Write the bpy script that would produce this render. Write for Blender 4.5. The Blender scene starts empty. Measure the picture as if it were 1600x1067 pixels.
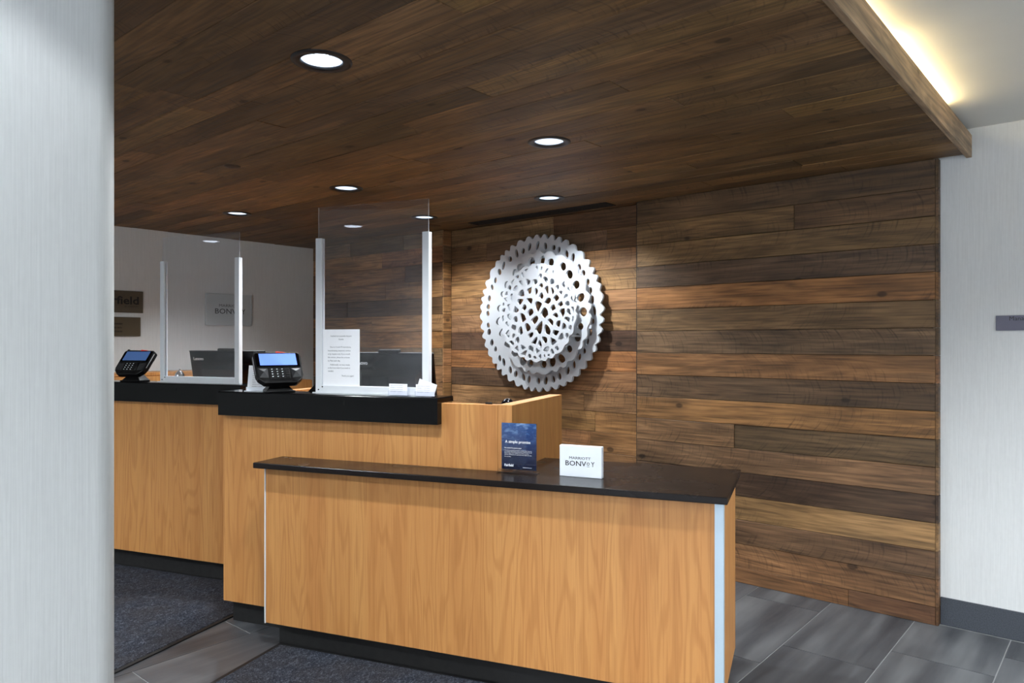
import bpy, bmesh, math, random
from mathutils import Vector, Matrix
random.seed(11)
C = bpy.context.scene.collection
SC = bpy.context.scene
R = math.radians

# ------------------------------------------------------------------ camera
cd = bpy.data.cameras.new('camera'); cam = bpy.data.objects.new('camera', cd); C.objects.link(cam)
cam.location = (0, 0, 1.40); cam.rotation_euler = (R(90), 0, R(40.54))
cd.sensor_width = 36.0; cd.lens = 25.65; cd.shift_y = 0.0022; cd.clip_start = 0.02
SC.camera = cam
SC.view_settings.view_transform = 'Standard'; SC.view_settings.look = 'None'
SC.view_settings.exposure = 0.22; SC.view_settings.gamma = 1.0
SC.view_settings.use_curve_mapping = False
SC.cycles.max_bounces = 8; SC.cycles.transparent_max_bounces = 12

# ------------------------------------------------------------------ world + lobby light
w = bpy.data.worlds.new('world'); SC.world = w; w.use_nodes = True
w.node_tree.nodes['Background'].inputs[0].default_value = (0.90, 0.95, 1.0, 1)
w.node_tree.nodes['Background'].inputs[1].default_value = 5.0
WOOD_Z, CEIL_Z = 2.32, 2.452
COOL = (0.91, 0.96, 1.0)
DESK_SPOT = 96      # lamps in the timber ceiling
LOBBY_SPOT = 165     # unseen lobby ceiling lamps, mostly added as fill
HALF = 66           # cut-off of the recessed cans, degrees
# x, y, z, half angle, strength
DOWNLIGHTS = [(-2.012, 1.401), (-2.032, 2.636), (-3.551, 2.643), (-2.818, 3.656), (-4.824, 2.656), (-3.937, 3.621)]
LOBBY = [(-1.28, 0.34, 41, 0.07), (0.75, 1.1, 68, 0.35), (0.75, 2.7, 70, 1.35), (2.3, 1.1, 76, 0.9), (2.3, 2.7, 78, 2.0),  # first lamp read from the near wall's scallop; most others added for fill
         (0.3, -0.9, 68, 0.5), (2.2, -0.9, 80, 1.6), (-3.6, -0.9, 80, 2.6), (-5.6, -0.9, 68, 1.6), (-7.6, 0.6, 68, 1.6),
         (-5.4, -2.6, 68, 1.6), (-7.6, -2.2, 68, 1.6), (-0.9, -2.6, 82, 2.2), (0.9, -3.2, 83, 3.4), (2.7, -2.9, 83, 3.4)]

def spot(x, y, z, half, power, blend=0.25, rad=0.03, col=COOL):
    l = bpy.data.lights.new('downlight_beam', 'SPOT'); l.energy = power; l.color = col
    l.spot_size = R(half * 2); l.spot_blend = blend; l.shadow_soft_size = rad
    o = bpy.data.objects.new('downlight_beam', l); C.objects.link(o); o.location = (x, y, z)
    return o
for x, y in DOWNLIGHTS: spot(x, y, WOOD_Z + .012, HALF, DESK_SPOT, .7)
for x, y, h, k in LOBBY: spot(x, y, CEIL_Z - .012, h, LOBBY_SPOT * k, .25 if h < 50 else .6, .05)
# warm strip hidden behind the timber fascia, lights the cove
for cy, cl_, pw in ((3.18, .95, 4.2), (2.15, 1.05, 1.5)):
    cl = bpy.data.lights.new('cove_light', 'AREA'); cl.shape = 'RECTANGLE'; cl.size = cl_; cl.size_y = .016
    cl.energy = pw; cl.color = (1.0, .80, .42)
    co = bpy.data.objects.new('cove_light', cl); C.objects.link(co); co.location = (-.662, cy, 2.436)
    co.rotation_euler = (R(90), 0, R(-90))
# front fill: world light through an added, unseen glazed opening behind the camera
pl = bpy.data.lights.new('fill_portal', 'AREA'); pl.shape = 'RECTANGLE'; pl.size = 5.4; pl.size_y = 2.2; pl.cycles.is_portal = True
po = bpy.data.objects.new('fill_portal', pl); C.objects.link(po); po.location = (.75, -4.32, 1.2); po.rotation_euler = (R(90), 0, 0)

# ------------------------------------------------------------------ materials
def lin(c):
    return tuple((v / 255 / 12.92) if v / 255 <= .04045 else ((v / 255 + .055) / 1.055) ** 2.4 for v in c) + (1,)

class NT:
    def __init__(s, name):
        s.m = bpy.data.materials.new(name); s.m.use_nodes = True; s.t = s.m.node_tree
        s.b = s.t.nodes['Principled BSDF']; s.out = s.t.nodes['Material Output']
    def n(s, kind, **kw):
        nd = s.t.nodes.new(kind)
        for k, v in kw.items():
            if k in nd.inputs.keys() if hasattr(nd.inputs, 'keys') else False: nd.inputs[k].default_value = v
            else: setattr(nd, k, v)
        return nd
    def l(s, a, b): s.t.links.new(a, b)
    def val(s, sock, v):
        if hasattr(v, 'is_linked') or isinstance(v, bpy.types.NodeSocket): s.l(v, sock)
        else: sock.default_value = v
    def math(s, op, a, b=0.0, clamp=False):
        nd = s.t.nodes.new('ShaderNodeMath'); nd.operation = op; nd.use_clamp = clamp
        s.val(nd.inputs[0], a); s.val(nd.inputs[1], b); return nd.outputs[0]
    def noise(s, vec, scale, detail=3.0, rough=.5, dist=0.0):
        nd = s.t.nodes.new('ShaderNodeTexNoise'); s.l(vec, nd.inputs['Vector'])
        nd.inputs['Scale'].default_value = scale; nd.inputs['Detail'].default_value = detail
        nd.inputs['Roughness'].default_value = rough; nd.inputs['Distortion'].default_value = dist
        return nd.outputs[0]
    def mapv(s, vec, scale=(1, 1, 1), loc=None):
        nd = s.t.nodes.new('ShaderNodeMapping'); s.l(vec, nd.inputs[0]); nd.inputs['Scale'].default_value = scale
        if loc is not None: s.val(nd.inputs['Location'], loc)
        return nd.outputs[0]
    def ramp(s, fac, stops):
        nd = s.t.nodes.new('ShaderNodeValToRGB'); s.l(fac, nd.inputs[0]); e = nd.color_ramp.elements
        e[0].position, e[0].color = stops[0]; e[1].position, e[1].color = stops[-1]
        for p, c in stops[1:-1]:
            x = e.new(p); x.color = c
        return nd.outputs[0]
    def rng(s, fac, a, b, c, d):
        nd = s.t.nodes.new('ShaderNodeMapRange'); s.l(fac, nd.inputs[0])
        for i, v in enumerate((a, b, c, d)): nd.inputs[i + 1].default_value = v
        return nd.outputs[0]
    def mix(s, fac, a, b, mode='MIX'):
        nd = s.t.nodes.new('ShaderNodeMix'); nd.data_type = 'RGBA'; nd.blend_type = mode
        s.val(nd.inputs[0], fac); s.val(nd.inputs[6], a); s.val(nd.inputs[7], b); return nd.outputs[2]
    def bump(s, h, strength=.2, dist=.002):
        nd = s.t.nodes.new('ShaderNodeBump'); s.l(h, nd.inputs['Height'])
        nd.inputs['Strength'].default_value = strength; nd.inputs['Distance'].default_value = dist
        s.l(nd.outputs[0], s.b.inputs['Normal'])
    def set(s, color=None, rough=None, metal=None, spec=None):
        if color is not None: s.val(s.b.inputs['Base Color'], color)
        if rough is not None: s.val(s.b.inputs['Roughness'], rough)
        if metal is not None: s.val(s.b.inputs['Metallic'], metal)
        if spec is not None: s.val(s.b.inputs['Specular IOR Level'], spec)
    def obj_coord(s): return s.t.nodes.new('ShaderNodeTexCoord').outputs['Object']
    def info(s): return s.t.nodes.new('ShaderNodeObjectInfo').outputs

def plain(name, col, rough=.5, metal=0.0, spec=.5, vary=.06, scale=30):
    n = NT(name); c = lin(col)
    t = n.noise(n.obj_coord(), scale, 2)
    k = n.rng(t, .3, .7, 1 - vary, 1 + vary)
    n.set(n.mix(1.0, c, n_comb(n, k), 'MULTIPLY'), n.rng(t, .3, .7, rough * .92, min(1, rough * 1.08)), metal, spec)
    return n.m
def n_comb(n, k):
    nd = n.t.nodes.new('ShaderNodeCombineColor')
    for i in range(3): n.l(k, nd.inputs[i])
    return nd.outputs[0]

def emis(name, col, strength):
    n = NT(name); n.set(lin(col), .4)
    n.b.inputs['Emission Color'].default_value = lin(col); n.b.inputs['Emission Strength'].default_value = strength
    return n.m

def wood_plank():
    n = NT('reclaimed_timber'); inf = n.info(); co = n.obj_coord()
    off = n.t.nodes.new('ShaderNodeCombineXYZ')
    r = inf['Random']
    n.l(n.math('MULTIPLY', r, 83.0), off.inputs[0]); n.l(n.math('MULTIPLY', r, 37.0), off.inputs[1]); n.l(n.math('MULTIPLY', r, 19.0), off.inputs[2])
    v = n.mapv(co, (1, 1, 1), off.outputs[0])
    fine = n.noise(n.mapv(v, (3.0, 75, 75)), 1, 4, .6)
    ring = n.noise(n.mapv(v, (1.1, 11, 11)), 1, 3, .5, .6)
    rings = n.math('SINE', n.math('MULTIPLY', ring, 46.0))
    blot = n.noise(n.mapv(v, (2.0, 7, 7)), 1, 3, .55)
    big = n.noise(n.mapv(v, (1.1, 2, 2)), 1, 2)
    # irregular saw strokes running across the board, only where the big noise allows them
    sp = n.t.nodes.new('ShaderNodeSeparateXYZ'); n.l(co, sp.inputs[0])
    slope = n.math('SUBTRACT', n.math('MULTIPLY', r, 1.4), .7)
    curve = n.math('MULTIPLY', n.math('MULTIPLY', sp.outputs[1], sp.outputs[1]), 4.0)
    u = n.math('ADD', n.math('ADD', sp.outputs[0], n.math('MULTIPLY', sp.outputs[1], slope)), n.math('ADD', curve, n.math('MULTIPLY', r, 50.0)))
    cv = n.t.nodes.new('ShaderNodeCombineXYZ'); n.l(n.math('MULTIPLY', u, 75.0), cv.inputs[0]); n.l(n.math('MULTIPLY', sp.outputs[1], 7.0), cv.inputs[1])
    strokes = n.rng(n.noise(cv.outputs[0], 1, 2, .6), .54, .70, 0, 1)
    saw = n.math('MULTIPLY', strokes, n.rng(n.noise(n.mapv(v, (1.3, 4, 4), (5, 3, 1)), 1, 3), .42, .56, 0, 1))
    # knots
    vo = n.t.nodes.new('ShaderNodeTexVoronoi'); n.l(n.mapv(v, (4.2, 6.8, 1.0)), vo.inputs['Vector']); vo.inputs['Scale'].default_value = 1.0
    keep = n.math('GREATER_THAN', n.t.nodes.new('ShaderNodeSeparateColor').outputs[0], .70)
    sep = [x for x in n.t.nodes if x.bl_idname == 'ShaderNodeSeparateColor'][-1]; n.l(vo.outputs['Color'], sep.inputs[0])
    knot = n.math('MULTIPLY', n.rng(vo.outputs['Distance'], .09, .135, 1, 0), keep)
    halo = n.math('MULTIPLY', n.rng(vo.outputs['Distance'], .1, .34, 1, 0), keep)
    k = n.math('ADD', n.rng(fine, .25, .75, .42, 1.5), n.rng(rings, -1, 1, -.15, .15))
    k = n.math('MULTIPLY', k, n.rng(blot, .3, .7, .68, 1.30))
    k = n.math('MULTIPLY', k, n.rng(big, .3, .7, .78, 1.22))
    k = n.math('MULTIPLY', k, n.math('SUBTRACT', 1.0, n.math('MULTIPLY', saw, .40)))
    k = n.math('MULTIPLY', k, n.math('SUBTRACT', 1.0, n.math('MULTIPLY', halo, .16)))
    k = n.math('MULTIPLY', k, n.math('SUBTRACT', 1.0, n.math('MULTIPLY', knot, .62)))
    col = n.mix(1.0, inf['Color'], n_comb(n, k), 'MULTIPLY')
    grey = n.mix(n.rng(n.noise(n.mapv(v, (1.6, 5, 5), (9, 2, 4)), 1, 3), .45, .75, 0, .32), col, n.mix(1.0, lin((130, 108, 82)), n_comb(n, n.math('MULTIPLY', k, .45)), 'MULTIPLY'))
    n.set(grey, n.rng(fine, .3, .7, .5, .66), 0, .35)
    n.bump(n.math('ADD', n.math('MULTIPLY', fine, .6), n.math('SUBTRACT', n.math('MULTIPLY', rings, .06), n.math('MULTIPLY', saw, .5))), .35, .003)
    return n.m

def laminate():
    n = NT('oak_laminate'); co = n.obj_coord(); inf = n.info()
    off = n.t.nodes.new('ShaderNodeCombineXYZ'); n.l(n.math('MULTIPLY', inf['Random'], 40.0), off.inputs[0])
    v = n.mapv(co, (1, 1, 1), off.outputs[0])
    f = n.noise(n.mapv(v, (5.6, 5.6, .50)), 1, 3, .5, .3)
    g = n.math('SINE', n.math('MULTIPLY', f, 95.0))
    line = n.rng(g, .1, 1.0, 0, 1)
    fib = n.noise(n.mapv(v, (170, 170, 3.0)), 1, 3, .6)
    band = n.noise(n.mapv(v, (9, 9, .12)), 1, 2)
    c = n.mix(n.rng(band, .35, .65, 0, 1), lin((197, 142, 82)), lin((184, 126, 70)))
    c = n.mix(n.math('MULTIPLY', line, .42), c, lin((160, 104, 54)))
    c = n.mix(n.rng(fib, .48, .75, 0, .55), c, lin((150, 96, 50)))
    n.set(c, n.rng(fib, .3, .7, .40, .5), 0, .4)
    return n.m

def wallpaper(name, col):
    n = NT(name); co = n.obj_coord()
    a = n.noise(n.mapv(co, (260, 260, 5)), 1, 2, .6); b = n.noise(n.mapv(co, (90, 90, 40)), 1, 2)
    k = n.math('ADD', n.rng(a, .3, .7, .945, 1.035), n.rng(b, .3, .7, -.015, .015))
    n.set(n.mix(1.0, lin(col), n_comb(n, k), 'MULTIPLY'), .62, 0, .3)
    n.bump(a, .25, .0012); return n.m

def tile_mat():
    n = NT('slate_tile'); co = n.obj_coord(); r = n.info()['Random']
    off = n.t.nodes.new('ShaderNodeCombineXYZ'); n.l(n.math('MULTIPLY', r, 51.0), off.inputs[0]); n.l(n.math('MULTIPLY', r, 23.0), off.inputs[1])
    v = n.mapv(co, (1, 1, 1), off.outputs[0])
    s1 = n.noise(n.mapv(v, (8, .8, 1)), 1, 3, .5, .15); s2 = n.noise(n.mapv(v, (60, 8, 1)), 1, 3, .6); s3 = n.noise(v, 3.0, 2)
    c = n.ramp(s1, [(.30, lin((52, 54, 58))), (.5, lin((74, 76, 79))), (.72, lin((98, 100, 102)))])
    k = n.math('MULTIPLY', n.rng(s2, .3, .7, .88, 1.12), n.rng(s3, .3, .7, .9, 1.1))
    n.set(n.mix(1.0, c, n_comb(n, k), 'MULTIPLY'), n.rng(s2, .3, .7, .33, .46), 0, .4)
    n.bump(s2, .12, .001); return n.m

def carpet():
    n = NT('mat_pile'); co = n.obj_coord()
    a = n.noise(co, 180, 2, .7); b = n.noise(n.mapv(co, (60, 35, 1)), 1, 3, .7, 1.5); d = n.noise(co, 6, 2)
    c = n.ramp(n.math('ADD', n.math('MULTIPLY', a, .5), n.math('MULTIPLY', b, .5)), [(.36, lin((26, 29, 36))), (.52, lin((56, 60, 70))), (.66, lin((112, 116, 126)))])
    c = n.mix(n.rng(d, .35, .65, 0, .35), c, lin((66, 60, 56)))
    n.set(c, .95, 0, .1); n.bump(n.math('ADD', a, b), 1.0, .006); return n.m

def stone(name, col, rough):
    n = NT(name); co = n.obj_coord()
    a = n.noise(co, 220, 2); b = n.noise(co, 5, 3); sc = n.noise(n.mapv(co, (16, 16, 3)), 1, 3)
    k = n.rng(a, .35, .65, .8, 1.25)
    c = n.mix(1.0, lin(col), n_comb(n, k), 'MULTIPLY')
    c = n.mix(n.rng(sc, .78, .82, 0, .5), c, lin((120, 116, 110)))
    n.set(c, n.rng(b, .3, .7, rough * .8, rough * 1.25), 0, .17); return n.m

def acrylic(name, tint=(.97, .98, 1.0), ior=1.49, rough=.015, haze=0.0):
    n = NT(name); t = n.t
    tr = t.nodes.new('ShaderNodeBsdfTransparent'); tr.inputs[0].default_value = tint + (1,)
    gl = t.nodes.new('ShaderNodeBsdfGlossy'); gl.inputs['Roughness'].default_value = rough
    fr = t.nodes.new('ShaderNodeFresnel'); fr.inputs[0].default_value = ior
    geo = t.nodes.new('ShaderNodeNewGeometry')     # reflect on the outer faces only, both faces' share
    rf = n.math('MULTIPLY', n.math('MULTIPLY', fr.outputs[0], 1.8), n.math('SUBTRACT', 1.0, geo.outputs['Backfacing']), True)
    mx = t.nodes.new('ShaderNodeMixShader'); n.l(rf, mx.inputs[0]); n.l(tr.outputs[0], mx.inputs[1]); n.l(gl.outputs[0], mx.inputs[2])
    last = mx
    if haze:
        df = t.nodes.new('ShaderNodeBsdfDiffuse'); df.inputs[0].default_value = (.8, .84, .9, 1)
        sm = n.rng(n.noise(n.mapv(n.obj_coord(), (1.5, 1.5, .7)), 2.0, 3, .5, .8), .3, .7, haze * .5, haze * 1.6)
        m2 = t.nodes.new('ShaderNodeMixShader'); n.l(sm, m2.inputs[0])
        n.l(mx.outputs[0], m2.inputs[1]); n.l(df.outputs[0], m2.inputs[2]); last = m2
    n.l(last.outputs[0], n.out.inputs[0]); t.nodes.remove(n.b); return n.m

def poster():
    # printed card: cloudy water photograph, dark blue towards its foot
    n = NT('blue_print'); co = n.obj_coord(); sp = n.t.nodes.new('ShaderNodeSeparateXYZ'); n.l(co, sp.inputs[0])
    c = n.ramp(n.rng(sp.outputs[2], 0.0, .2, 0, 1), [(.0, lin((4, 12, 36))), (.35, lin((5, 24, 62))), (.75, lin((12, 56, 112))), (1.0, lin((24, 78, 134)))])
    a = n.noise(n.mapv(co, (22, 1, 42)), 1, 3, .5, .4); b = n.noise(n.mapv(co, (60, 1, 130)), 1, 2)
    m = n.math('MULTIPLY', n.rng(a, .5, .68, 0, 1), n.rng(sp.outputs[2], .12, .2, .05, 1))
    c = n.mix(n.math('MULTIPLY', m, .8), c, lin((150, 184, 220)))
    c = n.mix(n.math('MULTIPLY', n.rng(b, .56, .75, 0, .5), n.rng(sp.outputs[2], .05, .16, .1, 1)), c, lin((90, 140, 190)))
    n.set(c, .25, 0, .5); return n.m

def ruled(name, paper, ink, pitch, zlo, zhi, xlo, xhi, strength=.45):
    # small print too fine to read: rows of broken ink
    n = NT(name); co = n.obj_coord(); sp = n.t.nodes.new('ShaderNodeSeparateXYZ'); n.l(co, sp.inputs[0])
    x, z = sp.outputs[0], sp.outputs[2]
    row = n.math('LESS_THAN', n.math('FRACT', n.math('MULTIPLY', z, 1.0 / pitch)), .42)
    cell = n.t.nodes.new('ShaderNodeCombineXYZ'); n.l(n.math('MULTIPLY', x, 420.0), cell.inputs[0])
    n.l(n.math('MULTIPLY', n.math('FLOOR', n.math('MULTIPLY', z, 1.0 / pitch)), 7.3), cell.inputs[1])
    gl = n.math('GREATER_THAN', n.noise(cell.outputs[0], 1.0, 2), .43)
    f = n.math('MULTIPLY', row, gl)
    for s, lo, hi in ((z, zlo, zhi), (x, xlo, xhi)):
        f = n.math('MULTIPLY', f, n.math('MULTIPLY', n.math('GREATER_THAN', s, lo), n.math('LESS_THAN', s, hi)))
    n.set(n.mix(n.math('MULTIPLY', f, strength), lin(paper), lin(ink)), .7, 0, .2); return n.m

M = dict(
    plank=wood_plank(), laminate=laminate(), wall=wallpaper('vinyl_wallpaper', (206, 208, 207)),
    tile=tile_mat(), grout=plain('grout', (150, 152, 152), .9), pile=carpet(), rubber=plain('mat_rubber', (16, 16, 17), .6),
    granite=stone('black_granite', (7, 7, 8), .14), quartz=stone('brown_black_stone', (26, 22, 21), .25),
    kick=plain('dark_kick', (13, 12, 12), .65), alu=plain('satin_aluminium', (222, 226, 230), .42, .0, .5, .02, 8),
    bluealu=plain('edge_channel', (178, 196, 208), .4, .25, .5, .02, 8), ceil=plain('ceiling_paint', (222, 221, 215), .8, 0, .2, .02, 4),
    base=stone('slate_baseboard', (66, 70, 76), .4), white=plain('white_lacquer', (183, 187, 192), .45, 0, .4, .015, 10),
    black=plain('black_plastic', (6, 6, 7), .42, 0, .35), blackgloss=plain('gloss_black', (3, 3, 5), .16, 0, .3), softblack=plain('soft_black', (9, 9, 10), .7),
    grey=plain('grey_plastic', (22, 24, 27), .5), paper=plain('white_paper', (238, 239, 242), .7, 0, .2, .01, 40),
    ink=plain('ink', (74, 76, 84), .7), ink2=plain('black_print', (12, 11, 10), .6), navy=plain('dark_print', (28, 30, 38), .5), whiteink=plain('white_print', (236, 240, 245), .6),
    red=plain('red_plastic', (225, 52, 46), .4), chrome=plain('chrome', (190, 190, 192), .16, 1.0, .5, .02),
    brass=plain('bronze_plaque', (84, 74, 58), .42, .25), plum=plain('grey_plaque', (88, 87, 102), .42, .1, .4, .05, 14),
    trim=plain('black_trim', (12, 11, 11), .4), reflector=plain('white_reflector', (225, 232, 242), .3, 0, .5, .01),
    lamp=emis('lamp_face', (222, 236, 255), 10.0), tube=emis('cove_tube', (255, 224, 150), 6.0),
    screen=emis('lit_screen', (104, 140, 238), .7), dimscreen=emis('dim_screen', (70, 100, 150), .22),
    acrylic=acrylic('clear_acrylic', haze=.016), edge=acrylic('lit_acrylic_edge', haze=.3), clear=acrylic('clear_holder', (.94, .95, .98)),
    poster=poster(), frost=plain('white_acrylic', (232, 238, 245), .3, 0, .5, .02, 20),
    frostwall=plain('pale_acrylic', (176, 184, 186), .35, 0, .5, .02, 20),
    cardprint=ruled('card_print', (242, 243, 246), (120, 124, 150), .009, .012, .05, -.04, .025, .4),
    sheetprint=ruled('sheet_print', (240, 241, 244), (110, 112, 122), .0105, .02, .115, -.035, .045, .5),
    brassprint=ruled('plaque_print', (84, 74, 58), (40, 34, 28), .03, .03, .12, -.15, .04, .75),
    brownplug=plain('brown_cover', (52, 40, 30), .6),
)

# ------------------------------------------------------------------ builders
B19 = R(19.04)
E1 = Vector((math.cos(B19), math.sin(B19), 0)); E2 = Vector((-math.sin(B19), math.cos(B19), 0))
def W(a, b, z=0.0):      # desk frame (along the counters, into the counters) -> room
    return E1 * a + E2 * b + Vector((0, 0, z))

def link(o, parent=None):
    C.objects.link(o)
    if parent: o.parent = parent
    return o
def thing(name, label, cat, loc=(0, 0, 0), rotz=0.0, group=None):
    o = link(bpy.data.objects.new(name, None)); o.location = loc; o.rotation_euler = (0, 0, rotz); o.empty_display_size = .05
    return tag(o, label, cat, group)
def tag(o, label, cat, group=None):
    o['label'] = label; o['category'] = cat
    if group: o['group'] = group
    return o
def struct(o, label=None):
    o['kind'] = 'structure'
    if label: o['label'] = label
    return o
def obj(name, bm, m, parent=None, label=None, smooth=False):
    me = bpy.data.meshes.new(name); bm.normal_update(); bm.to_mesh(me); bm.free()
    for mm in (m if isinstance(m, (list, tuple)) else [m]): me.materials.append(mm)
    if smooth:
        for p in me.polygons: p.use_smooth = True
    o = link(bpy.data.objects.new(name, me), parent)
    if label: o['label'] = label
    return o
def box(bm, x0, x1, y0, y1, z0, z1, bev=0.0, seg=1, mat=0):
    r = bmesh.ops.create_cube(bm, size=1.0)
    vs = r['verts']
    for v in vs: v.co = Vector(((x0 + x1) / 2 + v.co.x * (x1 - x0), (y0 + y1) / 2 + v.co.y * (y1 - y0), (z0 + z1) / 2 + v.co.z * (z1 - z0)))
    fs = {f for v in vs for f in v.link_faces}
    for f in fs: f.material_index = mat
    if bev:
        es = {e for v in vs for e in v.link_edges}
        bmesh.ops.bevel(bm, geom=list(es), offset=bev, segments=seg, profile=.5, affect='EDGES')
    return vs
def bx(*a, **k):
    bm = bmesh.new(); box(bm, *a, **k); return bm
def prism(bm, pts, z0, z1, bev=0.0, seg=1):      # polygon in xy pulled along z
    lo = [bm.verts.new((x, y, z0)) for x, y in pts]; hi = [bm.verts.new((x, y, z1)) for x, y in pts]
    n = len(pts); fs = [bm.faces.new(hi), bm.faces.new(lo[::-1])]
    for i in range(n): fs.append(bm.faces.new((lo[i], lo[(i + 1) % n], hi[(i + 1) % n], hi[i])))
    if bev:
        es = {e for f in fs[:2] for e in f.edges}
        bmesh.ops.bevel(bm, geom=list(es), offset=bev, segments=seg, profile=.5, affect='EDGES')
    return lo + hi
def lathe(bm, prof, seg=32, c=(0, 0, 0)):
    rings = []
    for r, z in prof:
        if r < 1e-6: rings.append([bm.verts.new((c[0], c[1], c[2] + z))])
        else: rings.append([bm.verts.new((c[0] + r * math.cos(2 * math.pi * i / seg), c[1] + r * math.sin(2 * math.pi * i / seg), c[2] + z)) for i in range(seg)])
    for a, b in zip(rings, rings[1:]):
        for i in range(seg):
            j = (i + 1) % seg
            q = [a[i % len(a)], a[j % len(a)], b[j % len(b)], b[i % len(b)]]
            q = list(dict.fromkeys(q))
            if len(q) > 2: bm.faces.new(q)
    bmesh.ops.recalc_face_normals(bm, faces=bm.faces[:])
def xf(bm, mat, verts=None):
    bmesh.ops.transform(bm, matrix=mat, verts=verts or bm.verts[:])

def text(name, body, size, loc, m, parent, align='CENTER', rot=(R(90), 0, 0), spacing=1.0, line=1.0, bold=0.0, depth=.0004, label=None):
    cu = bpy.data.curves.new(name, 'FONT'); cu.body = body; cu.size = size; cu.align_x = align; cu.align_y = 'CENTER'
    cu.space_character = spacing; cu.space_line = line; cu.extrude = depth; cu.offset = bold; cu.resolution_u = 2
    t = bpy.data.objects.new(name, cu); C.objects.link(t)
    dg = bpy.context.evaluated_depsgraph_get(); me = bpy.data.meshes.new_from_object(t.evaluated_get(dg))
    bpy.data.objects.remove(t); bpy.data.curves.remove(cu)
    me.materials.clear(); me.materials.append(m)
    o = link(bpy.data.objects.new(name, me), parent); o.location = loc; o.rotation_euler = rot
    if label: o['label'] = label
    return o

# ------------------------------------------------------------------ planks
def plank_mesh(L, H, T=.018, ch=.0017):
    bm = bmesh.new(); x, y = L / 2, H / 2
    b = [bm.verts.new((sx * x, sy * y, -T)) for sx, sy in ((-1, -1), (1, -1), (1, 1), (-1, 1))]
    m = [bm.verts.new((sx * x, sy * y, -ch)) for sx, sy in ((-1, -1), (1, -1), (1, 1), (-1, 1))]
    t = [bm.verts.new((sx * (x - ch), sy * (y - ch), 0)) for sx, sy in ((-1, -1), (1, -1), (1, 1), (-1, 1))]
    bm.faces.new(t); bm.faces.new(b[::-1])
    for lo, hi in ((b, m), (m, t)):
        for i in range(4): bm.faces.new((lo[i], lo[(i + 1) % 4], hi[(i + 1) % 4], hi[i]))
    return bm
KW = 1.12
def jit(c, a=.10):
    k = 1 + random.uniform(-a, a); l = lin(c)
    return (l[0] * k * KW * 1.14, l[1] * k * KW * random.uniform(.97, 1.03), l[2] * k * KW * random.uniform(.74, .88), 1)
def plank(parent, L, H, loc, rot, col, T=.018, bm=None):
    o = obj('plank', bm or plank_mesh(L - .0016, H - .0018, T), M['plank'], parent)
    o.location = loc; o.rotation_euler = rot; o.color = col
    return o
WALLROT = (R(90), 0, 0); SIDEROT = (R(90), 0, R(90)); CEILROT = (R(180), 0, 0)

PAL = [(128, 98, 70), (112, 86, 62), (98, 78, 58), (134, 104, 72), (84, 66, 50), (120, 88, 60), (104, 88, 68), (92, 76, 60), (130, 97, 66), (74, 58, 46)]

# ------------------------------------------------------------------ setting: floor
fl = struct(obj('floor', bx(-9.2, 3.6, -4.2, 4.3, -.06, -.0022), M['grout']), 'grey stone tile floor with pale joints')
TW, TL = .4005, .80
k0 = -10
for k in range(-10, 22):
    xr = -.449 - .4012 * k; xl = xr - .4012
    if xr < -9.0 or xl > 3.5: continue
    oy = 3.65 - .256 * k
    j = math.floor((-4.1 - oy) / TL)
    while True:
        y0 = oy + j * TL; y1 = y0 + TL; j += 1
        if y0 > 4.16: break
        if y1 < -4.1: continue
        near = (-4.6 < xl and xr < .5 and y1 > .3)
        if not near: continue
        a, b2 = max(xl, -6.04), min(xr, 3.5); c, d = max(y0, -4.1), min(y1, 4.15)
        if d - c < .03 or b2 - a < .03: continue
        o = obj('tile', bx(-(b2 - a) / 2 + .0024, (b2 - a) / 2 - .0024, -(d - c) / 2 + .0024, (d - c) / 2 - .0024, -.012, 0), M['tile'], fl)
        o.location = ((a + b2) / 2, (c + d) / 2, 0)
# tiles out of the photograph: the same grid, joined
bm = bmesh.new()
for k in range(-10, 22):
    xr = -.449 - .4012 * k; xl = xr - .4012
    if xr < -9.0 or xl > 3.5: continue
    oy = 3.65 - .256 * k; j = math.floor((-4.1 - oy) / TL)
    while True:
        y0 = oy + j * TL; y1 = y0 + TL; j += 1
        if y0 > 4.16: break
        if y1 < -4.1 or (-4.6 < xl and xr < .5 and y1 > .3): continue
        c, d = max(y0, -4.1), min(y1, 4.15)
        if d - c < .03: continue
        box(bm, xl + .0018, xr - .0018, c + .0018, d - .0018, -.012, 0)
o = obj('tile_field', bm, M['tile'], fl); o['kind'] = 'stuff'

# ------------------------------------------------------------------ setting: timber wall
bm = bmesh.new()
box(bm, -6.16, -.775, 4.232, 4.30, 0, CEIL_Z)
box(bm, -2.476, -.775, 4.142, 4.232, 0, CEIL_Z); box(bm, -6.16, -4.276, 4.142, 4.232, 0, CEIL_Z)
wb = struct(obj('wall_back', bm, M['softblack']), 'wall of horizontal reclaimed timber planks')
ROW = .139
def rows(base):
    z = [0.0, base]
    while z[-1] + ROW < WOOD_Z - .02: z.append(z[-1] + ROW)
    z.append(WOOD_Z); return list(zip(z, z[1:]))
XR0, XR1 = -2.459, -.757
RIGHT = {0: [(-1.165, (98, 72, 52)), (None, (80, 58, 42))], 1: [(None, (106, 80, 58))], 2: [(None, (86, 69, 56))], 3: [(None, (120, 98, 70))],
         4: [(None, (58, 45, 37))], 5: [(None, (102, 82, 64))], 6: [(-1.80, (112, 88, 65)), (None, (80, 66, 50))], 7: [(None, (126, 97, 66))],
         8: [(None, (82, 68, 55))], 9: [(None, (122, 92, 67))], 10: [(None, (94, 78, 62))], 11: [(None, (96, 79, 61))], 12: [(None, (128, 95, 65))],
         13: [(None, (84, 70, 56))], 14: [(None, (100, 82, 58))], 15: [(-1.45, (98, 80, 56)), (None, (84, 68, 52))], 16: [(None, (76, 62, 48))]}
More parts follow.
